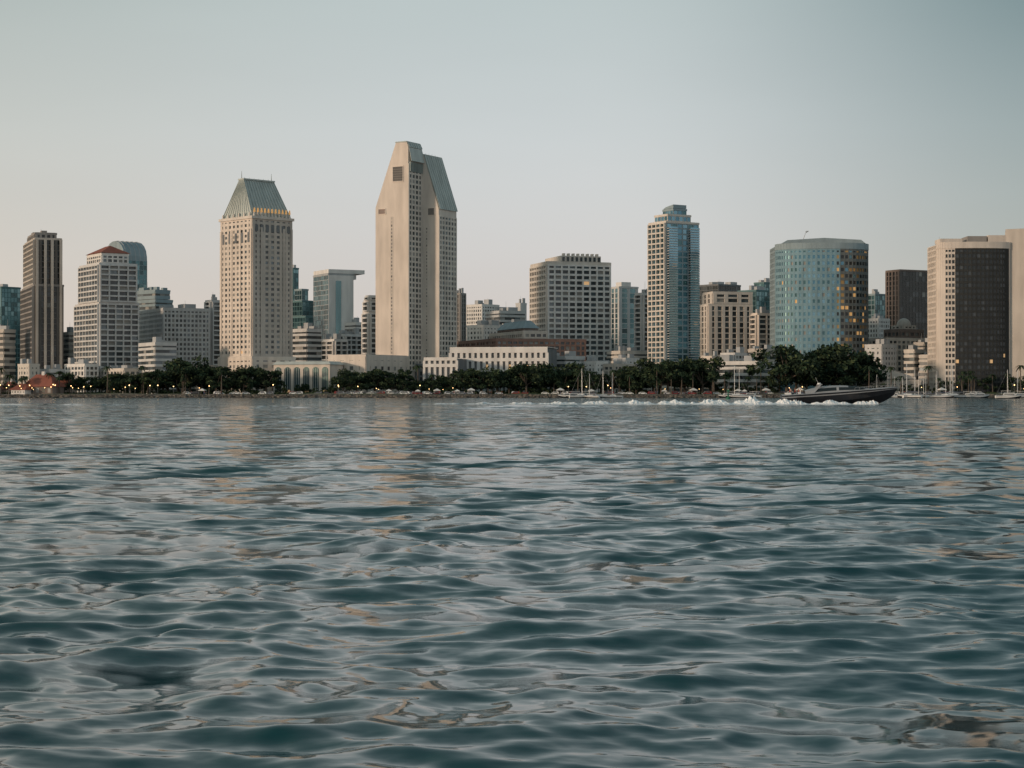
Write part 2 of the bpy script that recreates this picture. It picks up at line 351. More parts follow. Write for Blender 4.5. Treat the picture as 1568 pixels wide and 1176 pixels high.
def curved(name,L,R,D,ytop,bulge,nseg,wallf,gsf,fh,wallcap,back=22,sp=.4,prf=lambda f:0.):
    e=bpy.data.objects.new(name,None); col.objects.link(e)
    X0=tx(L)*D; X1=tx(R)*D; Wd=X1-X0; e.location=(X0,D,0)
    wl,gl,rf=MB(),MB(),MB(); pts=[]
    for k in range(nseg+1):
        f=k/nseg; th=math.pi*f; pts.append((Wd*.5*(1-math.cos(th)),-bulge*math.sin(th)**.8))
    z0=G-.2; z1=zp(ytop,D-bulge*.5)
    foot=pts+[(Wd,back),(0,back)]
    n=len(foot)
    i=len(wl.v); wl.v+=[(x,y,z0) for x,y in foot]+[(x,y,z1) for x,y in foot]; k=wl.mi('w_dgrey')
    wl.f.append(tuple(range(i+n,i+2*n))); wl.m.append(k)
    for a_ in range(n):
        c=(a_+1)%n; wl.f.append((i+a_,i+c,i+n+c,i+n+a_)); wl.m.append(k)
    for k in range(nseg):
        p=np.array(pts[k]);q=np.array(pts[k+1]); t=q-p; Ln=np.linalg.norm(t); t/=Ln; nn=np.array([t[1],-t[0]])
        face(wl,gl,p,t,nn,Ln,z0,z1-2.5,'band',wallf(k/nseg),gsf(k/nseg),fh=fh,bw=min(2.6,Ln),sp=sp,dep=.35,pr=prf(k/nseg))
        wl.hexa([(*(p+nn*.6),z1-2.49),(*(q+nn*.6),z1-2.49),(*q,z1-2.49),(*p,z1-2.49),(*(p+nn*.6),z1+1.2),(*(q+nn*.6),z1+1.2),(*q,z1+1.2),(*p,z1+1.2)],wallcap)
    face(wl,gl,(0,back),(0,-1),(-1,0),back,z0,z1,'grid',wallcap,'warm')
    face(wl,gl,(Wd,0),(0,1),(1,0),back,z0,z1,'grid',wallcap,'warm')
    return e,wl,gl,rf,Wd,z0,z1,pts
mat('w_skyblue',(.22,.34,.40)); mat('w_skyband',(.21,.335,.39),spec=.3); mat('w_sunsetband',(.15,.165,.165))
e,wl,gl,rf,Wd,z0,z1,pts=curved('curved_glass_hotel_tower',1188,1328,1120,376,16,30,lambda f:'w_skyband' if f<.57 else 'w_sunsetband',lambda f:'bhotel' if f<.55 else 'sunset_gold',3.9,'w_bluegrey',sp=.46,prf=lambda f:.24 if f<.57 else .12)  # right part: sunset reflection painted as gold and glowing panes
rf.prism([(Wd*.05,z1+1.25),(Wd*.95,z1+1.25),(Wd*.9,z1+3.4),(Wd*.5,z1+4.6),(Wd*.1,z1+3.2)],-10,14,'w_bluegrey')
rf.cyl((Wd*.3,0,z1+4),(Wd*.33,0,z1+9),.2,.1,'w_grey',5); rf.cyl((Wd*.33,0,z1+9),(Wd*.36,0,z1+9.6),.6,.2,'w_grey',6)
for f in (.02,.1): wl.box(Wd*f-1.5,Wd*f+.6,-2-20*f,-1-20*f,z0,z1,'w_skyblue')
wl.obj('walls',e);gl.obj('windows',e);rf.obj('roof',e)
simple('pale_low_office',1324,1340,1358,50,1350,452,f='glass',wall='w_bluegrey',gs='teal')
simple('pale_low_office',1328,1345,1362,50,1250,490,f='fine',wall='w_palegrey')
b=Bld('brown_glass_tower',1357,1378,1436,62,1300)
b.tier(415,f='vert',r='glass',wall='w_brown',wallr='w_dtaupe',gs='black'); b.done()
b=Bld('domed_lowrise_hall',1330,1360,1420,60,1130)
b.tier(520,f='grid',wall='w_cream',gs='warm'); q=b.tier(506,517,fy=(.35,.95),fx=(.1,.9),f='grid',wall='w_brown',gs='warm')
q=b.tier(498,503,fy=(.5,.8),fx=(.2,.8),f='grid',wall='w_tan',para=.4)
cxx,cyy=(q[0]+q[1])/2,(q[2]+q[3])/2
for k in range(6):
    t0,t1=k/6*math.pi/2,(k+1)/6*math.pi/2; r=4.5
    b.rf.cyl((cxx,cyy,q[5]+.6+r*math.sin(t0)),(cxx,cyy,q[5]+.6+r*math.sin(t1)),r*math.cos(t0),max(r*math.cos(t1),.1),'w_tan',14)
b.done()
simple('small_dark_office',1418,1428,1437,45,1250,515,f='punch',wall='w_dbrown')
e,wl,gl,rf,Wd,z0,z1,pts=curved('banded_waterfront_hotel_tower',1435,1546,1060,374,7,26,lambda f:'w_cream' if f<.30 or f>.87 else 'w_black',lambda f:'black',3.4,'w_cream',sp=.40,prf=lambda f:.14 if f<.3 or f>.87 else .1)
rf.box(2,Wd*.35,0,14,z1+1.3,z1+3.6,'w_cream'); rf.box(Wd*.42,Wd*.68,-1,14,z1+1.3,z1+5,'w_taupe'); rf.box(Wd*.7,Wd,-1,18,z1+1.25,z1+5.5,'w_cream')
rf.cyl((Wd*.05,3,z1+1),(Wd*.05,3,z1+5),.12,.06,'w_grey',5)
wl.obj('walls',e);gl.obj('windows',e);rf.obj('roof',e)
simple('tan_hotel_end_tower',1541,1600,1640,25,1050,352,f='blank',r='grid',wall='w_tan',mech=2)
simple('distant_low_block',1560,1600,1640,40,1300,470,f='grid',wall='w_tan')
simple('white_ferry_terminal',1085,1160,1186,25,1055,556,f='band',wall='w_white',mech=2,fh=4)
b=Bld('round_roof_pavilion',1312,1400,1408,12,1045,26); w=b.w; D=b.D
b.wall.box(2,w-2,1,25,G-.2,zp(580,D),'w_concrete')
for k in range(12): b.gl.box(2+(w-4)*k/12+.5,2+(w-4)*(k+1)/12-.5,.9,.96,G+1,G+4,pick('warm'))
b.rf.prism([(-1,zp(580,D)+.01),(w+1,zp(580,D)+.01),(w+1,zp(578,D)),(w*.75,zp(570,D)),(w*.5,zp(564,D)),(w*.3,zp(567,D)),(-1,zp(577,D))],-1,27,'w_cream'); b.done()
simple('waterfront_shop_row',1330,1410,1425,15,1040,585,d=14,f='punch',wall='w_tan',gs='warm',mech=0)
simple('marina_office',1408,1432,1448,35,1090,546,f='band',wall='w_cream2')
simple('waterfront_restaurant',1436,1540,1560,12,1080,573,d=16,f='punch',wall='w_concrete',gs='black',mech=0)
for (L,C,R,y,wn) in ((330,380,425,566,'w_cream2'),(100,130,150,560,'w_white'),(150,190,215,567,'w_cream2'),(905,940,975,560,'w_tan'),(610,640,655,560,'w_dgrey'),(840,865,895,548,'w_palegrey'),(1190,1230,1260,565,'w_tan'),(1000,1040,1080,575,'w_cream2'),(220,250,275,572,'w_palegrey'),
  (940,958,978,551,'w_palegrey'),(1325,1350,1372,530,'w_palegrey'),(1385,1400,1418,538,'w_cream2'),(1075,1090,1104,548,'w_cream'),(1104,1125,1146,543,'w_palegrey'),(1146,1168,1190,537,'w_tan'),(28,45,60,560,'w_cream2'),(58,75,98,568,'w_palegrey'),(1400,1415,1430,527,'w_tan'),(896,912,930,556,'w_white'),(270,300,332,562,'w_tan')):
    simple('lowrise_shop_block',L,C,R,45,1102+random.uniform(-8,10),y,f=random.choice(['grid','punch','band']),wall=wn,gs='warm',mech=2)
def redhouse(L,R,ye,yr,D,wl):
    b=Bld('red_roof_village_house',L,R,R+8,18,D,12); w=b.w
    ze,zr_=zp(ye,D),zp(yr,D)
    b.wall.box(0,w,0,12,G-.2,ze,wl)
    for k in range(5): b.gl.box(w*(k+.25)/5,w*(k+.75)/5,-.1,-.02,G+1,ze-.8,pick('warm'))
    b.rf.hexa([(-1,-1,ze+.01),(w+1,-1,ze+.01),(w+1,13,ze+.01),(-1,13,ze+.01),(w*.25,6,zr_),(w*.75,6,zr_),(w*.75,6.2,zr_),(w*.25,6.2,zr_)],'w_redroof')
    b.wall.box(w*.45,w*.55,5.5,6.8,zr_-.5,zr_+1.6,'w_white'); b.done()
redhouse(35,80,592,573,1012,'w_brown'); redhouse(17,38,597,587,1010,'w_white'); redhouse(85,100,592,578,1030,'w_tan'); redhouse(0,16,596,584,1030,'w_brown')
# ------------------------------------------------------------------ ground, shore
SH=1003.0
gm=bpy.data.materials.new('grass_and_paving'); gm.use_nodes=True; MATS['ground']=gm
nt=gm.node_tree; bb=nt.nodes['Principled BSDF']; bb.inputs['Roughness'].default_value=.9
tc=nt.nodes.new('ShaderNodeTexCoord'); nz=nt.nodes.new('ShaderNodeTexNoise'); nz.inputs['Scale'].default_value=.05; nz.inputs['Detail'].default_value=8
cr=nt.nodes.new('ShaderNodeValToRGB'); cr.color_ramp.elements[0].color=(.06,.085,.035,1); cr.color_ramp.elements[1].color=(.15,.135,.10,1)
cr.color_ramp.elements[0].position=.45; cr.color_ramp.elements[1].position=.62
nt.links.new(tc.outputs['Object'],nz.inputs['Vector']); nt.links.new(nz.outputs['Fac'],cr.inputs[0]); nt.links.new(cr.outputs[0],bb.inputs['Base Color'])
mb=MB(); mb.poly([(-9000,SH+3,G),(9000,SH+3,G),(9000,14000,G),(-9000,14000,G)],'ground'); mb.obj('ground')
mb=MB(); xx=np.linspace(-700,700,281)
hh=[.35+.25*math.sin(x*.05)+.15*math.sin(x*.17+1) for x in xx]
for i in range(280):
    a_,c_=xx[i],xx[i+1]; ha,hc_=G+max(hh[i],.05),G+max(hh[i+1],.05)
    mb.poly([(a_,SH+3.1,G+.005),(c_,SH+3.1,G+.005),(c_,SH+5,hc_),(a_,SH+5,ha)],'ground'); mb.poly([(a_,SH+5,ha),(c_,SH+5,hc_),(c_,SH+6.8,G+.005),(a_,SH+6.8,G+.005)],'ground')
mb.obj('grass_berm',None,True)
mb=MB(); mb.box(-700,700,SH+7,SH+12,G-.1,G+.12,'w_concrete'); mb.obj('promenade_path')
mat('asphalt',(.05,.05,.052)); mat('paint_white',(.75,.75,.73))
mb=MB(); mb.poly([(-700,SH+14,G+.004),(700,SH+14,G+.004),(700,SH+22,G+.004),(-700,SH+22,G+.004)],'asphalt')
for k in range(-60,60): mb.poly([(k*11,SH+17.9,G+.008),(k*11+4,SH+17.9,G+.008),(k*11+4,SH+18.1,G+.008),(k*11,SH+18.1,G+.008)],'paint_white')
mb.obj('waterfront_road')
mat('rock',(.20,.17,.14),noise=.45,scale=.8,streak=False); mat('rock2',(.11,.10,.09),noise=.4,scale=.8,streak=False)
mb=MB(); mb.hexa([(-1500,SH-1.5,-1.5),(1500,SH-1.5,-1.5),(1500,SH+3.2,-1.5),(-1500,SH+3.2,-1.5),(-1500,SH+1.8,G-.01),(1500,SH+1.8,G-.01),(1500,SH+3.2,G-.01),(-1500,SH+3.2,G-.01)],'rock2')
def rockv(mb,x,y,z,r,m):
    c=[]
    for zz in(-.6,.6):
        for (a_,b_) in((-1,-1),(1,-1),(1,1),(-1,1)):
            c.append((x+r*a_*random.uniform(.5,1),y+r*b_*random.uniform(.5,1),z+r*zz*random.uniform(.5,1.1)))
    mb.hexa(c,m)
for k in range(3800):
    f=random.random(); rockv(mb,random.uniform(-420,420),SH-1.2+f*3.2,-.1+f*1.8,random.uniform(.3,.85),random.choice(['rock','rock2']))
mb.obj('riprap_embankment')
mb=MB(); Dp=985; xa,xb=tx(1130)*Dp,tx(1482)*Dp
mb.box(xa,xb,Dp,Dp+6,1.5,1.9,'w_dbrown')
k=xa
while k<xb: mb.cyl((k,Dp+.6,-2),(k,Dp+.6,1.5),.25,.25,'w_dbrown',6); mb.cyl((k,Dp+5,-2),(k,Dp+5,1.5),.25,.25,'w_dbrown',6); mb.box(k-.06,k+.06,Dp+.1,Dp+.2,1.9,2.9,'w_dbrown'); k+=4
mb.box(xa,xb,Dp+.08,Dp+.22,2.9,3.0,'w_dbrown'); mb.obj('timber_pier')
# ------------------------------------------------------------------ trees
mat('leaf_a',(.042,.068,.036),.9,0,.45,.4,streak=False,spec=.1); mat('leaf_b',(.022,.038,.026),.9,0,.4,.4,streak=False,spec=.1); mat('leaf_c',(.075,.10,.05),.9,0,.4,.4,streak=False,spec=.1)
mat('bark',(.11,.085,.065),noise=.3,scale=1)
def tree_mesh(i,h,cw):
    mb=MB(); th=h*.3
    lean=random.uniform(-.6,.6); mb.cyl((0,0,-.2),(lean,0,th),.38,.22,'bark',7)
    cl=[]
    for k in range(random.randint(15,20)):
        a_=random.uniform(0,6.28); rr=math.sqrt(random.random())*cw*.45; zz=h*random.uniform(.30,.88)
        lim=math.sqrt(max(.05,1-((zz/h-.45)/.5)**2)); rr*=lim
        cl.append((lean+rr*math.cos(a_),rr*math.sin(a_),zz,random.uniform(.11,.18)*cw))
    for c in cl[:9]: mb.cyl((lean,0,th-.3),(c[0],c[1],c[2]),.17,.05,'bark',5)
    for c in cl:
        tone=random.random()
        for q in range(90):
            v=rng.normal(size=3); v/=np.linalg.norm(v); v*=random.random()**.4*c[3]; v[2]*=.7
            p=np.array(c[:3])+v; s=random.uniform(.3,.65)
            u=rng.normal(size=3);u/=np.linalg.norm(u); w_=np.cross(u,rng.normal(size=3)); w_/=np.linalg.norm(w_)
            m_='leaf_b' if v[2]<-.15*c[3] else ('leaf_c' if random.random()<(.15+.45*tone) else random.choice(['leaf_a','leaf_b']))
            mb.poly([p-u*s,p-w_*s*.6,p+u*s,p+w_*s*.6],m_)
    return mb.mesh('shade_tree_mesh')
TM=[tree_mesh(i,12,random.uniform(10,16)) for i in range(8)]
def palm_mesh(h):
    mb=MB(); mb.cyl((0,0,-.2),(.3,0,h*.5),.32,.24,'bark',6); mb.cyl((.3,0,h*.5),(.2,0,h),.24,.18,'bark',6)
    for k in range(24):
        a_=random.uniform(0,6.28); up=random.uniform(-.5,1); L=random.uniform(2.2,3.2); prev=None
        for j in range(6):
            f=j/5; r=L*f; z=h+up*1.6*f-1.9*f*f*1.1
            p=np.array([.2+r*math.cos(a_),r*math.sin(a_),z]); sd=np.array([-math.sin(a_),math.cos(a_),-.25])*(.46*(1-f*.8))
            if prev is not None:
                mb.poly([prev[0],prev[1],p+sd,p],random.choice(['leaf_a','leaf_c'])); s2=sd*np.array([-1,-1,1]); ps=prev[2]
                mb.poly([prev[0],p,p+s2,ps],random.choice(['leaf_a','leaf_b'])); prev=(p,p+sd,p+s2)
            else: prev=(p,p+sd,p+sd*np.array([-1,-1,1]))
    return mb.mesh('palm_tree_mesh')
PM=[palm_mesh(h) for h in(9,11,13)]
def put(name,me,px,D,s=1,z=G,sz=None,rz=None):
    o=bpy.data.objects.new(name,me); col.objects.link(o); o.location=(tx(px)*D,D,z)
    o.rotation_euler=(0,0,random.uniform(0,6.28) if rz is None else rz); o.scale=(s,s,sz or s); return o
def trees(xa,xb,ytop,n,D=1030,var=.28):
    for k in range(n):
        px=xa+(xb-xa)*(k+.5)/n+random.uniform(-6,6); d_=D+random.uniform(-7,16)
        h=(zp(ytop,d_)-G)*random.uniform(1-var,1.08); s=h/12
        put('shade_tree',random.choice(TM),px,d_,s*random.uniform(.95,1.25),sz=s)
trees(-60,30,582,7); trees(98,180,573,9); trees(165,262,567,11); trees(255,345,548,10); trees(320,424,562,12,var=.15); trees(424,520,588,9)
trees(520,625,566,13); trees(620,700,576,10); trees(690,800,558,14); trees(780,892,556,14); trees(890,985,568,10,var=.4)
trees(975,1090,547,13,var=.3); trees(1192,1312,529,12,D=1033,var=.32); trees(1085,1190,585,8); trees(1310,1440,588,11); trees(1435,1568,574,11,D=1050,var=.4)
trees(1570,1680,575,8); trees(960,985,575,2)
for k in range(95):
    px=random.choice([random.uniform(0,340),random.uniform(600,1190),random.uniform(900,1180),random.uniform(1320,1568)])
    put('palm_tree',random.choice(PM),px,1012+random.uniform(0,30),random.uniform(.75,1.25))
mb=MB()
for k in range(12000):
    x=random.uniform(-330,330); g=.5+.5*math.sin(x*.11)+.4*math.sin(x*.037+2)
    p=np.array([x,SH+24+random.uniform(0,3),G+random.random()*3.2*max(g,.25)]); u=rng.normal(size=3)*.45; w_=rng.normal(size=3)*.45
    mb.poly([p-u,p-w_,p+u,p+w_],random.choice(['leaf_a','leaf_b','leaf_c']))
mb.obj('shrub_hedge')
# ------------------------------------------------------------------ lamps, cars, people
mb=MB(); mb.cyl((0,0,0),(0,0,5),.09,.06,'w_dgrey',6); mb.cyl((0,0,5),(0,0,5.5),.16,.3,'lamp_glow',8); mb.cyl((0,0,5.5),(0,0,5.75),.36,.08,'w_dgrey',8); mb.cyl((0,0,0),(0,0,.5),.2,.12,'w_dgrey',8)
LM=mb.mesh('street_lamp_mesh')
for k in range(52): put('street_lamp',LM,random.uniform(0,270) if k<26 else random.uniform(270,1568),SH+random.uniform(5,14),random.uniform(.5,1.1))
for i,(nm,c) in enumerate((('a',(.75,.75,.75)),('b',(.04,.04,.05)),('c',(.3,.03,.03)),('d',(.25,.27,.3)),('e',(.85,.85,.83)))): mat('car_'+nm,c,.3,0)
mat('tyre',(.02,.02,.02))
def car_mesh(cm,van=0):
    mb=MB(); prof=[(-2.2,.35),(2.2,.35),(2.25,.75),(1.3,.95),(.7,1.4+.3*van),(-1.1,1.45+.35*van),(-1.9,1.0+.6*van),(-2.25,.9)]
    mb.prism(prof,-.85,.85,cm)
    mb.prism([(-1.55,.98),(1.05,.98),(.6,1.32+.3*van),(-1.05,1.37+.3*van)],-.9,-.86,'g_dark'); mb.prism([(-1.55,.98),(1.05,.98),(.6,1.32+.3*van),(-1.05,1.37+.3*van)],.86,.9,'g_dark')
    for x in(-1.4,1.4):
        for y in(-.8,.8): mb.cyl((x,y-.12,.34),(x,y+.12,.34),.34,.34,'tyre',12)
    return mb.mesh('parked_car_mesh')
CM=[car_mesh('car_'+n,v) for n in'aabcdee' for v in(0,1)]
for k in range(130): put('parked_car',random.choice(CM),random.choice([random.uniform(280,900),random.uniform(520,720),random.uniform(900,1500)]),SH+random.choice([13.5,15.8,19.5]),1,rz=random.choice([0,math.pi])+random.uniform(-.05,.05))
mb=MB()
for x in(-1.8,1.8):
    for y in(-1.8,1.8): mb.cyl((x,y,0),(x,y,2.4),.05,.05,'w_grey',5)
mb.taper(-2.1,2.1,-2.1,2.1,2.4,2.75,.1,'w_white'); mb.taper(-2.0,2.0,-2.0,2.0,2.76,3.9,1.85,'w_white')
CN=mb.mesh('market_canopy_mesh')
for px in (640,668,700,720,598,905,1018,1062,1128,1140,1175,312,1222,1440,860): put('market_canopy',CN,px+random.uniform(-3,3),SH+random.uniform(12.3,13),random.uniform(.7,1.0),rz=random.uniform(-.3,.3))
mat('skin',(.38,.23,.16),.6); mat('cloth_red',(.35,.05,.04)); mat('cloth_white',(.6,.6,.6)); mat('cloth_blue',(.05,.08,.18)); mat('hair',(.03,.02,.015))
def person_mesh(shirt,seated=False):
    if seated: J=[(0,0,.5),(0,0,.75),(0,0,1.02),(0,0,1.12),(0,0,1.28),(.2,0,1.0),(.3,.12,.75),(.25,.36,.72),(-.2,0,1.0),(-.3,.12,.75),(-.25,.36,.72),(.1,.02,.48),(.13,.45,.5),(.13,.48,.05),(.13,.62,.04),(-.1,.02,.48),(-.13,.45,.5),(-.13,.48,.05),(-.13,.62,.04)]
    else: J=[(0,0,.95),(0,0,1.2),(0,0,1.45),(0,0,1.54),(0,0,1.68),(.2,0,1.42),(.27,.02,1.12),(.26,.1,.86),(-.2,0,1.42),(-.27,-.02,1.12),(-.26,.08,.86),(.1,0,.9),(.12,.08,.5),(.12,.02,.06),(.12,.16,.04),(-.1,0,.9),(-.12,-.02,.5),(-.12,-.16,.08),(-.12,-.04,.04)]
    R=[.15,.14,.16,.06,.11,.06,.045,.035,.06,.045,.035,.09,.06,.045,.035,.09,.06,.045,.035]
    E=[(0,1),(1,2),(2,3),(3,4),(2,5),(5,6),(6,7),(2,8),(8,9),(9,10),(0,11),(11,12),(12,13),(13,14),(0,15),(15,16),(16,17),(17,18)]
    me=bpy.data.meshes.new('p'); me.from_pydata(J,E,[]); o=bpy.data.objects.new('tmp',me); col.objects.link(o)
    o.modifiers.new('s','SKIN'); o.modifiers.new('b','SUBSURF').levels=1
    for i,r in enumerate(R): me.skin_vertices[0].data[i].radius=(r,r)
    me.skin_vertices[0].data[0].use_root=True
    dg=bpy.context.evaluated_depsgraph_get(); m2=bpy.data.meshes.new_from_object(o.evaluated_get(dg)); bpy.data.objects.remove(o)
    m2.materials.clear()
    for n in(shirt,'skin','cloth_blue','hair'): m2.materials.append(MATS[n])
    hz=1.28 if seated else 1.68
    for p in m2.polygons:
        c=p.center; p.use_smooth=True
        p.material_index=3 if c.z>hz+.03 and c.y<.05 else 1 if c.z>hz-.2 else 2 if c.z<hz-.72 else (1 if abs(c.x)>.23 else 0)
    return m2
PE=[person_mesh(s) for s in('cloth_red','cloth_white','cloth_blue')]
for k in range(34): put('pedestrian',random.choice(PE),random.uniform(100,1450),SH+random.uniform(7.5,11.5),1.02,z=G+.12)
# ------------------------------------------------------------------ boats
mat('hull_white',(.78,.78,.77),.35); mat('hull_dark',(.022,.022,.026),.18,.0); mat('hull_silver',(.36,.36,.37),.3,.1); mat('hull_bronze',(.12,.10,.09),.3,.1); mat('teak',(.22,.12,.07)); mat('canvas',(.03,.05,.09))
def hull(mb,L,B,zs,zb,dark,stripe,boot,n=22,chz=.35):
    rows=[]
    for k in range(n+1):
        t=k/n; x=-L/2+L*t
        b_=B/2*(1-max(0,(t-.35)/.65)**2.6)*(.9+.1*min(1,t*4)); b_=max(b_,.03)
        zd=zs+(zb-zs)*t**1.4; xk=x-(0 if t<.75 else (t-.75)**1.5*L*.28)
        zk=-.7+(zb*.75)*max(0,(t-.7)/.3)**2.2
        zc=chz+(zb*.55)*max(0,(t-.3)/.7)**2
        zc=max(zc,zk+.02)
        rows.append([(xk,0,zk),(x-(x-xk)*.6,b_*.78,zc),(x-(x-xk)*.25,b_*.95,zc+(zd-zc)*.70),(x-(x-xk)*.15,b_*.98,zc+(zd-zc)*.82),(x,b_,zd),(x,b_*.93,zd+.12),(x,0,zd+.22)])
    ms=[boot,dark,stripe,dark,stripe,'hull_white' if dark!='hull_dark' else 'hull_bronze']
    for k in range(n):
        for j in range(6):
            A,Bq,C_,D_=rows[k][j],rows[k+1][j],rows[k+1][j+1],rows[k][j+1]
            mb.poly([(p[0],-p[1],p[2]) for p in(A,Bq,C_,D_)],ms[j]); mb.poly([D_,C_,Bq,A],ms[j])
    r=rows[0]; mb.poly([(p[0],-p[1],p[2]) for p in r[::-1]]+[(p[0],p[1],p[2]) for p in r[1:-1]],dark)
    return rows
root=bpy.data.objects.new('speedboat',None); col.objects.link(root); Db=335
BL=178*Db/F
root.location=(tx(1286)*Db,Db,.2); root.rotation_euler=(0,math.radians(-2.6),math.radians(-3))
hb=MB(); hull(hb,BL,4.8,1.85,2.4,'hull_dark','hull_silver','hull_dark',30); hb.obj('hull',root,True)
cb=MB()
X=np.linspace(-BL*.30,BL*.32,31); prev=None
for i,x in enumerate(X):
    t=i/30; h=1.5*math.sin(math.pi*min(1,(t*.86+.14)))**.75*(1-.3*t); hw=1.9*(1-.55*t**2.2); zb_=1.85+.3*t
    sec=[(x,hw,zb_),(x,hw*.95,zb_+h*.28),(x,hw*.80,zb_+h*.74),(x,hw*.5,zb_+h*.97),(x,0,zb_+h)]
    if prev:
        for j,mm in enumerate(['hull_silver','g_black' if (.14<t<.44 or .48<t<.84) else 'hull_silver','hull_silver' if t<.62 else 'g_black','hull_bronze' if t<.62 else 'g_black']):
            q=[prev[j],sec[j],sec[j+1],prev[j+1]]; cb.poly([(p[0],-p[1],p[2]) for p in q],mm); cb.poly(q[::-1],mm)
    prev=sec
cb.obj('cabin',root,True)
db=MB()
for s_ in(-1,1):
    db.slab([(-5.6,s_*1.9,1.9),(-4.9,s_*1.9,1.9),(-3.3,s_*1.6,3.55),(-3.7,s_*1.6,3.55)],.12,'hull_silver')
    for k in range(9):
        x=BL*(.12+.04*k); hwr=2.2*(1-max(0,(x/BL+.5-.35)/.65)**2.6)*.95; z_=2.0+.45*(x/BL+.5)**1.4; db.cyl((x,s_*hwr,z_),(x+.1,s_*hwr,z_+.5),.025,.025,'hull_silver',5)
    for k in range(8):
        x=BL*(.12+.04*k); x2=x+BL*.04; f1=2.2*(1-max(0,(x/BL+.5-.35)/.65)**2.6)*.95; f2=2.2*(1-max(0,(x2/BL+.5-.35)/.65)**2.6)*.95
        db.cyl((x+.1,s_*f1,2.5+.45*(x/BL+.5)**1.4),(x2+.1,s_*f2,2.5+.45*(x2/BL+.5)**1.4),.025,.025,'hull_silver',5)
db.box(-3.9,-3.2,-1.6,1.6,3.5,3.63,'hull_silver'); db.cyl((-3.6,0,3.63),(-3.6,0,3.9),.35,.3,'hull_white',10); db.cyl((-3.6,.9,3.6),(-4.1,.9,4.9),.03,.015,'hull_white',5)
db.box(-BL/2-.9,-BL/2+.1,-1.9,1.9,.45,.6,'teak'); db.box(-BL*.46,-BL*.42,-1.8,1.8,1.75,2.35,'hull_white'); db.box(-BL*.36,-BL*.335,-1.6,1.6,1.75,2.4,'hull_white')
db.box(-BL*.46,-BL*.3,-1.7,1.7,1.85,1.98,'teak')
db.obj('deck_fittings',root)
SE=[person_mesh(s,True) for s in('cloth_red','cloth_white')]
for k,(x,y,m_) in enumerate(((-BL*.435,-.9,0),(-BL*.42,.2,1),(-BL*.39,-.6,0),(-BL*.345,-.9,1),(-BL*.35,.7,0))):
    o=bpy.data.objects.new('boat_passenger',SE[m_]); col.objects.link(o)
    o.location=(root.location.x+x,Db+y,1.62); o.rotation_euler=(0,0,-1.57)
def cruiser():
    mb=MB(); hull(mb,11,3.4,1.2,1.7,'hull_white','canvas','hull_dark',14)
    mb.taper(-2.5,2.6,-1.3,1.3,1.3,2.5,.35,'hull_white'); mb.taper(-2.2,2.2,-1.34,1.34,1.75,2.2,.2,'g_black'); mb.box(-3.4,.6,-1.1,1.1,3.3,3.42,'hull_white')
    for x in(-3.2,.4):
        for y in(-1,1): mb.cyl((x,y,1.9),(x,y,3.3),.05,.05,'hull_silver',5)
    return mb.mesh('cabin_cruiser_mesh')
def sail():
    mb=MB(); hull(mb,11,3.0,1.1,1.4,'hull_white','canvas','hull_dark',14); mb.taper(-1.5,2.5,-.9,.9,1.2,1.8,.4,'hull_white')
    mb.cyl((1,0,1.3),(1,0,15),.15,.10,'hull_white',6); mb.cyl((1,0,2.4),(-4,0,2.5),.09,.08,'hull_silver',6); mb.cyl((.9,0,2.65),(-3.8,0,2.7),.2,.15,'canvas',6)
    for p in((5.3,0,1.4),(-5.3,0,1.2),(1,1.4,1.2),(1,-1.4,1.2)): mb.cyl((1,0,14.6),p,.025,.025,'hull_silver',4)
    mb.box(.96,1.04,-.8,.8,9,9.08,'hull_silver'); return mb.mesh('sailboat_mesh')
CR,SA=cruiser(),sail()
for px in(870,878,893,1115,1150,1545,1562,1500,905,1485,1330): put('cabin_cruiser',CR,px,975 if px!=1545 else 800,1.0,z=0,rz=random.uniform(-.4,.4)+random.choice([0,3.14]))
for px in(1345,1362,1372,1380,1392,1398,1404,1412,1420,1431,1437,1445,1452,1462,1135,1128,888,905,926,940,1540,1556): put('sailboat',SA,px,random.uniform(965,980),random.uniform(.7,1.25),z=0,rz=random.uniform(-.5,.5)+random.choice([0,3.14]))
mat('buoy_green',(.03,.16,.10)); mb=MB(); mb.cyl((0,0,-.5),(0,0,.8),1.1,1.1,'buoy_green',12); mb.cyl((0,0,.8),(0,0,4),.5,.2,'buoy_green',6); mb.box(-.6,.6,-.05,.05,3.4,4.6,'buoy_green'); mb.cyl((0,0,4.6),(0,0,5),.15,.15,'w_white',6)
put('channel_marker_buoy',mb.mesh('buoy'),1115,700,.8,z=0,rz=0)
# ------------------------------------------------------------------ wake foam
fm=bpy.data.materials.new('sea_foam'); fm.use_nodes=True; nt=fm.node_tree; bb=nt.nodes['Principled BSDF']; bb.inputs['Base Color'].default_value=(.94,.94,.94,1); bb.inputs['Roughness'].default_value=.9
tc=nt.nodes.new('ShaderNodeTexCoord'); mp=nt.nodes.new('ShaderNodeMapping'); mp.inputs['Scale'].default_value=(.5,1.2,2); nz=nt.nodes.new('ShaderNodeTexNoise'); nz.inputs['Scale'].default_value=1.6; nz.inputs['Detail'].default_value=5
at=nt.nodes.new('ShaderNodeAttribute'); at.attribute_name='dens'; ad=nt.nodes.new('ShaderNodeMath'); ad.operation='ADD'
mr=nt.nodes.new('ShaderNodeMapRange'); mr.inputs[1].default_value=.95; mr.inputs[2].default_value=1.08
nt.links.new(tc.outputs['Object'],mp.inputs[0]); nt.links.new(mp.outputs[0],nz.inputs['Vector']); nt.links.new(nz.outputs['Fac'],ad.inputs[0]); nt.links.new(at.outputs['Fac'],ad.inputs[1]); nt.links.new(ad.outputs[0],mr.inputs[0]); nt.links.new(mr.outputs[0],bb.inputs['Alpha'])
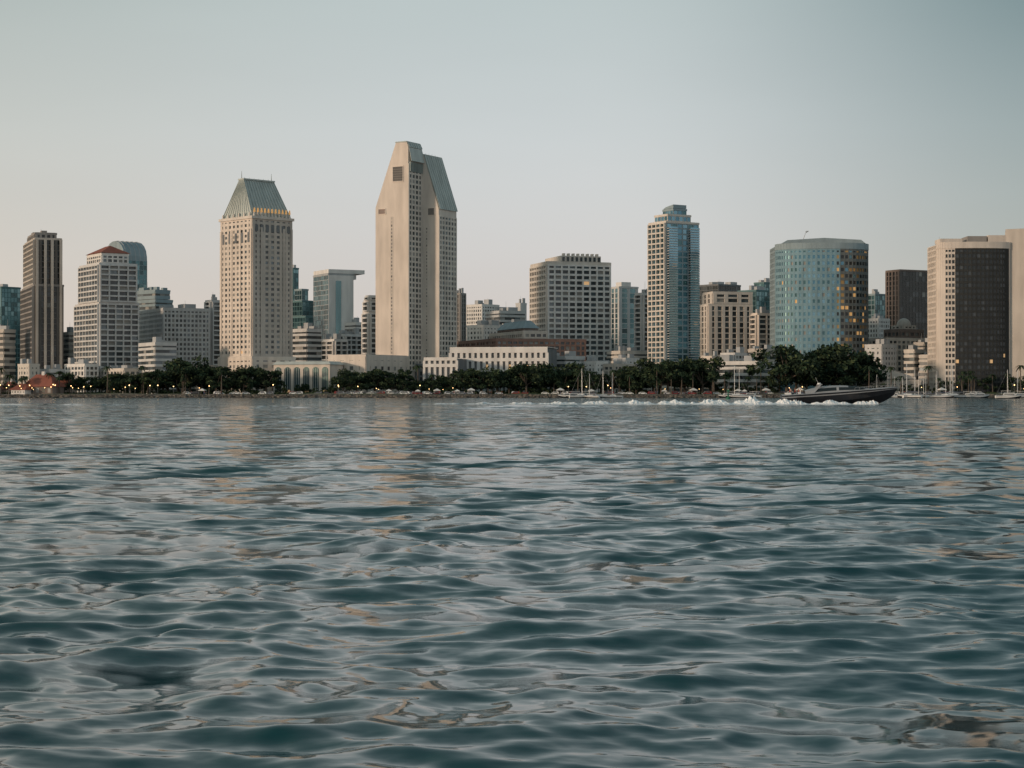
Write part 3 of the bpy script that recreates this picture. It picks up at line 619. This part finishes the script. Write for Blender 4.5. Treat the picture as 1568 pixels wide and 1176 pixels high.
def wake(name,x0,x1,yf,hf,wf,df,n=260):
    v=[];f=[];dn=[]
    mcol=9
    for i in range(n+1):
        t=i/n; x=x0+(x1-x0)*t
        lump=.75+.35*math.sin(x*.9)+.2*math.sin(x*2.3+1)
        for j in range(mcol):
            s=j/(mcol-1)*2-1; h=hf(t)*(1-s*s)*random.uniform(.45,1.1)*lump
            v.append((x+random.uniform(-.1,.1),yf(t)+s*wf(t),-.05+max(h,0))); dn.append(df(t)*(1-.2*abs(s)))
    for i in range(n):
        for j in range(mcol-1): a_=i*mcol+j; f.append((a_,a_+1,a_+mcol+1,a_+mcol))
    me=bpy.data.meshes.new(name); me.from_pydata(v,[],f); me.materials.append(fm)
    at_=me.attributes.new('dens','FLOAT','POINT'); at_.data.foreach_set('value',dn)
    o=bpy.data.objects.new(name,me); col.objects.link(o); return o
xs=tx(1286)*Db; st=xs-BL/2
wake('boat_wake',st+2.5,st-66,lambda t:Db-.5+t*2,lambda t:.9*(1-t)**1.1+.24,lambda t:3+3*t,lambda t:1.08-.48*t)
wake('boat_wake',xs+BL*.30,st-40,lambda t:Db-2.8-8*t,lambda t:.8*math.sin(math.pi*min(1,.15+t))**.5*(1-t)+.14,lambda t:1.0+1.5*t,lambda t:1.02-.46*t)
wake('boat_wake',st+1,st-12,lambda t:Db,lambda t:1.6*math.sin(math.pi*t)**.8*(1-.4*t),lambda t:2.4,lambda t:1.0-.2*t,70)
# ------------------------------------------------------------------ water
NR,NC=1300,520
ratio=(SH+.5)/4.0; yr=4.0*ratio**(np.arange(NR)/(NR-1))
ang=np.radians(21)*np.linspace(-1,1,NC); tn=np.tan(ang)
side=np.tan(np.radians(np.array([23,26,30,36,43,50,58,66,74,80.])))
tn=np.concatenate([-side[::-1],tn,side]); NCt=len(tn)
Y,T=np.meshgrid(yr,tn,indexing='ij'); Xw=T*Y
dy=np.gradient(yr)[:,None]*np.ones_like(Xw)
Hh=np.zeros_like(Xw); GX=np.zeros_like(Xw); GY=np.zeros_like(Xw); miss=np.zeros_like(Xw)
nw=120; wr=np.random.default_rng(23)
lam=np.exp(np.linspace(math.log(.13),math.log(6.0),nw))
gust=1+.22*np.sin(Xw*.11+Y*.05+1)*np.sin(Y*.083-Xw*.03)+.2*np.sin(Xw*.31-Y*.21)+.16*np.sin(Xw*.73+Y*.57+2)
for i,l in enumerate(lam):
    th=wr.normal(0,.72)+.10; kx,ky=math.sin(th),-math.cos(th); k=2*math.pi/l
    sl=.0235*(1.0 if l<.9 else (.9/l)**.62)*wr.uniform(.4,1.6)*(1.0 if l>.35 else .72)
    A=sl/k; ph=wr.uniform(0,6.28)
    fade=np.clip((l/(dy+1e-6)-2.5)/3,0,1)
    g1=wr.uniform(0,6.28); g2=wr.uniform(0,6.28)
    gx=np.clip(.7+.75*np.sin(Xw*k*.15*math.cos(g1)+Y*k*.15*math.sin(g1)+g2),0,2)*gust
    p=k*(kx*Xw+ky*Y)+ph+.6*np.sin(Xw*k*.21*math.cos(g2)+Y*k*.17*math.sin(g2)); c=np.cos(p); s_=np.sin(p); AA=A*fade*gx
    Hh+=AA*c; GX-=kx*AA*s_*1.0; GY-=ky*AA*s_*1.0; miss+=(1-fade**2)*sl*sl*.5
for (xa,xb,Yc,hh,wd) in((-38,-24,238,.34,2.4),(-6,16,262,.30,2.6),(-95,-60,300,.3,3),(-8,5,225,.24,2.2)):
    Hh+=hh*np.exp(-((Y-Yc-.05*(Xw-xa))/wd)**2)*np.clip((Xw-xa)/5,0,1)*np.clip((xb-Xw)/5,0,1)
V=np.stack([Xw+GX,Y+GY,Hh-.0],-1).reshape(-1,3).astype(np.float32)
idx=np.arange(NR*NCt).reshape(NR,NCt); fc=np.stack([idx[:-1,:-1],idx[:-1,1:],idx[1:,1:],idx[1:,:-1]],-1).reshape(-1,4)
me=bpy.data.meshes.new('water'); me.vertices.add(len(V)); me.vertices.foreach_set('co',V.ravel())
me.loops.add(fc.size); me.loops.foreach_set('vertex_index',fc.ravel().astype(np.int32)); me.polygons.add(len(fc))
me.polygons.foreach_set('loop_start',np.arange(0,fc.size,4,dtype=np.int32)); me.polygons.foreach_set('use_smooth',np.ones(len(fc),bool)); me.update(); me.validate()
at_=me.attributes.new('ripple','FLOAT','POINT'); at_.data.foreach_set('value',np.sqrt(miss).ravel().astype(np.float32))
wm=bpy.data.materials.new('bay_water'); wm.use_nodes=True; nt=wm.node_tree; bb=nt.nodes['Principled BSDF']
bb.inputs['Base Color'].default_value=(.004,.052,.060,1); bb.inputs['Roughness'].default_value=.08; bb.inputs['IOR'].default_value=1.33
tc=nt.nodes.new('ShaderNodeTexCoord'); geo=nt.nodes.new('ShaderNodeNewGeometry'); at=nt.nodes.new('ShaderNodeAttribute'); at.attribute_name='ripple'
def nv(scale,amp,stretch,useattr):
    mp=nt.nodes.new('ShaderNodeMapping'); mp.inputs['Scale'].default_value=(stretch,1,1)
    nz=nt.nodes.new('ShaderNodeTexNoise'); nz.inputs['Scale'].default_value=scale; nz.inputs['Detail'].default_value=2
    sb=nt.nodes.new('ShaderNodeVectorMath'); sb.operation='SUBTRACT'; sb.inputs[1].default_value=(.5,.5,.5)
    ml=nt.nodes.new('ShaderNodeVectorMath'); ml.operation='MULTIPLY'; ml.inputs[1].default_value=(amp*.7,amp,0)
    nt.links.new(tc.outputs['Object'],mp.inputs[0]); nt.links.new(mp.outputs[0],nz.inputs['Vector']); nt.links.new(nz.outputs['Color'],sb.inputs[0]); nt.links.new(sb.outputs[0],ml.inputs[0])
    if useattr:
        sc=nt.nodes.new('ShaderNodeVectorMath'); sc.operation='SCALE'; nt.links.new(ml.outputs[0],sc.inputs[0]); nt.links.new(at.outputs['Fac'],sc.inputs['Scale']); return sc.outputs[0]
    return ml.outputs[0]
outs=[nv(9,.20,.6,False),nv(1.7,9.0,.5,True),nv(.5,8.0,.35,True)]
acc=geo.outputs['Normal']
for o_ in outs:
    ad=nt.nodes.new('ShaderNodeVectorMath'); ad.operation='ADD'; nt.links.new(acc,ad.inputs[0]); nt.links.new(o_,ad.inputs[1]); acc=ad.outputs[0]
nm=nt.nodes.new('ShaderNodeVectorMath'); nm.operation='NORMALIZE'; nt.links.new(acc,nm.inputs[0]); nt.links.new(nm.outputs[0],bb.inputs['Normal'])
me.materials.append(wm); wo=bpy.data.objects.new('water',me); col.objects.link(wo)
# ------------------------------------------------------------------ world
w=bpy.data.worlds.new('World'); scene.world=w; w.use_nodes=True; nt=w.node_tree; bg=nt.nodes['Background']
sun=np.array([-.86,-.44,.14]); sun/=np.linalg.norm(sun)
sky=nt.nodes.new('ShaderNodeTexSky'); sky.sky_type='NISHITA'; sky.sun_disc=False; sky.sun_elevation=math.asin(sun[2]); sky.sun_rotation=math.atan2(sun[0],sun[1])%(2*math.pi)
tc=nt.nodes.new('ShaderNodeTexCoord'); sp=nt.nodes.new('ShaderNodeSeparateXYZ'); nt.links.new(tc.outputs['Generated'],sp.inputs[0])
mpn=nt.nodes.new('ShaderNodeMapping'); mpn.inputs['Scale'].default_value=(2,2,9); nzw=nt.nodes.new('ShaderNodeTexNoise'); nzw.inputs['Scale'].default_value=1.5; nzw.inputs['Detail'].default_value=4
nt.links.new(tc.outputs['Generated'],mpn.inputs[0]); nt.links.new(mpn.outputs[0],nzw.inputs['Vector'])
def ramp(stops):
    r=nt.nodes.new('ShaderNodeValToRGB'); el=r.color_ramp.elements
    while len(el)<len(stops): el.new(.5)
    for e_,(p,c) in zip(el,stops): e_.position=p; e_.color=(*c,1)
    nt.links.new(sp.outputs['Z'],r.inputs[0]); return r.outputs[0]
Lr=ramp([(0,(.59,.485,.44)),(.07,(.56,.505,.47)),(.14,(.50,.50,.47)),(.21,(.38,.415,.39)),(.42,(.22,.275,.26)),(1,(.09,.145,.155))])
Cr=ramp([(0,(.53,.465,.465)),(.07,(.54,.51,.525)),(.14,(.52,.535,.545)),(.21,(.45,.495,.49)),(.42,(.24,.315,.32)),(1,(.09,.145,.16))])
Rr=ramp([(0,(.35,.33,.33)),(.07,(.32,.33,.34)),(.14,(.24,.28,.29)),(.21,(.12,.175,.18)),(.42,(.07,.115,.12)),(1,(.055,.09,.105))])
def mrange(a,b_,src='X'):
    m=nt.nodes.new('ShaderNodeMapRange'); m.interpolation_type='SMOOTHSTEP'; m.inputs[1].default_value=a; m.inputs[2].default_value=b_; nt.links.new(sp.outputs[src],m.inputs[0]); return m.outputs[0]
def mix(f,a,b_):
    m=nt.nodes.new('ShaderNodeMix'); m.data_type='RGBA'; nt.links.new(f,m.inputs[0]); nt.links.new(a,m.inputs[6]); nt.links.new(b_,m.inputs[7]); return m.outputs[2]
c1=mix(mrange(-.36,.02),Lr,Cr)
mm_=nt.nodes.new('ShaderNodeMath'); mm_.operation='MULTIPLY'; nt.links.new(mrange(.04,.32),mm_.inputs[0]); nt.links.new(mrange(.1,.7,'Y'),mm_.inputs[1])  # right-side darkening fades behind camera, added to brighten right-facing walls
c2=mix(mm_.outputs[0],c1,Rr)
nm_=nt.nodes.new('ShaderNodeMapRange'); nm_.inputs[1].default_value=.3; nm_.inputs[2].default_value=.7; nm_.inputs[3].default_value=.97; nm_.inputs[4].default_value=1.03; nt.links.new(nzw.outputs['Fac'],nm_.inputs[0])
v1=nt.nodes.new('ShaderNodeVectorMath'); v1.operation='SCALE'; nt.links.new(c2,v1.inputs[0]); nt.links.new(nm_.outputs[0],v1.inputs['Scale'])
v2=nt.nodes.new('ShaderNodeVectorMath'); v2.operation='SCALE'; nt.links.new(sky.outputs[0],v2.inputs[0]); v2.inputs['Scale'].default_value=.03
v3=nt.nodes.new('ShaderNodeVectorMath'); v3.operation='ADD'; nt.links.new(v1.outputs[0],v3.inputs[0]); nt.links.new(v2.outputs[0],v3.inputs[1])
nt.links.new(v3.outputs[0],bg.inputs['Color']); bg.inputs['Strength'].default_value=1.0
L=bpy.data.lights.new('sun','SUN'); L.energy=1.95; L.angle=math.radians(4); L.color=(1,.76,.56)
lo=bpy.data.objects.new('sun',L); col.objects.link(lo)
from mathutils import Vector
lo.rotation_euler=Vector(-sun).to_track_quat('-Z','Y').to_euler()
# ------------------------------------------------------------------ camera
c=bpy.data.cameras.new('camera'); c.sensor_width=36; c.lens=36*F/1568; c.clip_end=30000; c.clip_start=.1
co=bpy.data.objects.new('camera',c); col.objects.link(co); co.location=(0,0,HC); co.rotation_euler=(math.radians(90)+math.atan(16/F),0,0)
scene.camera=co
scene.view_settings.view_transform='Standard'; scene.view_settings.look='None'; scene.view_settings.exposure=0
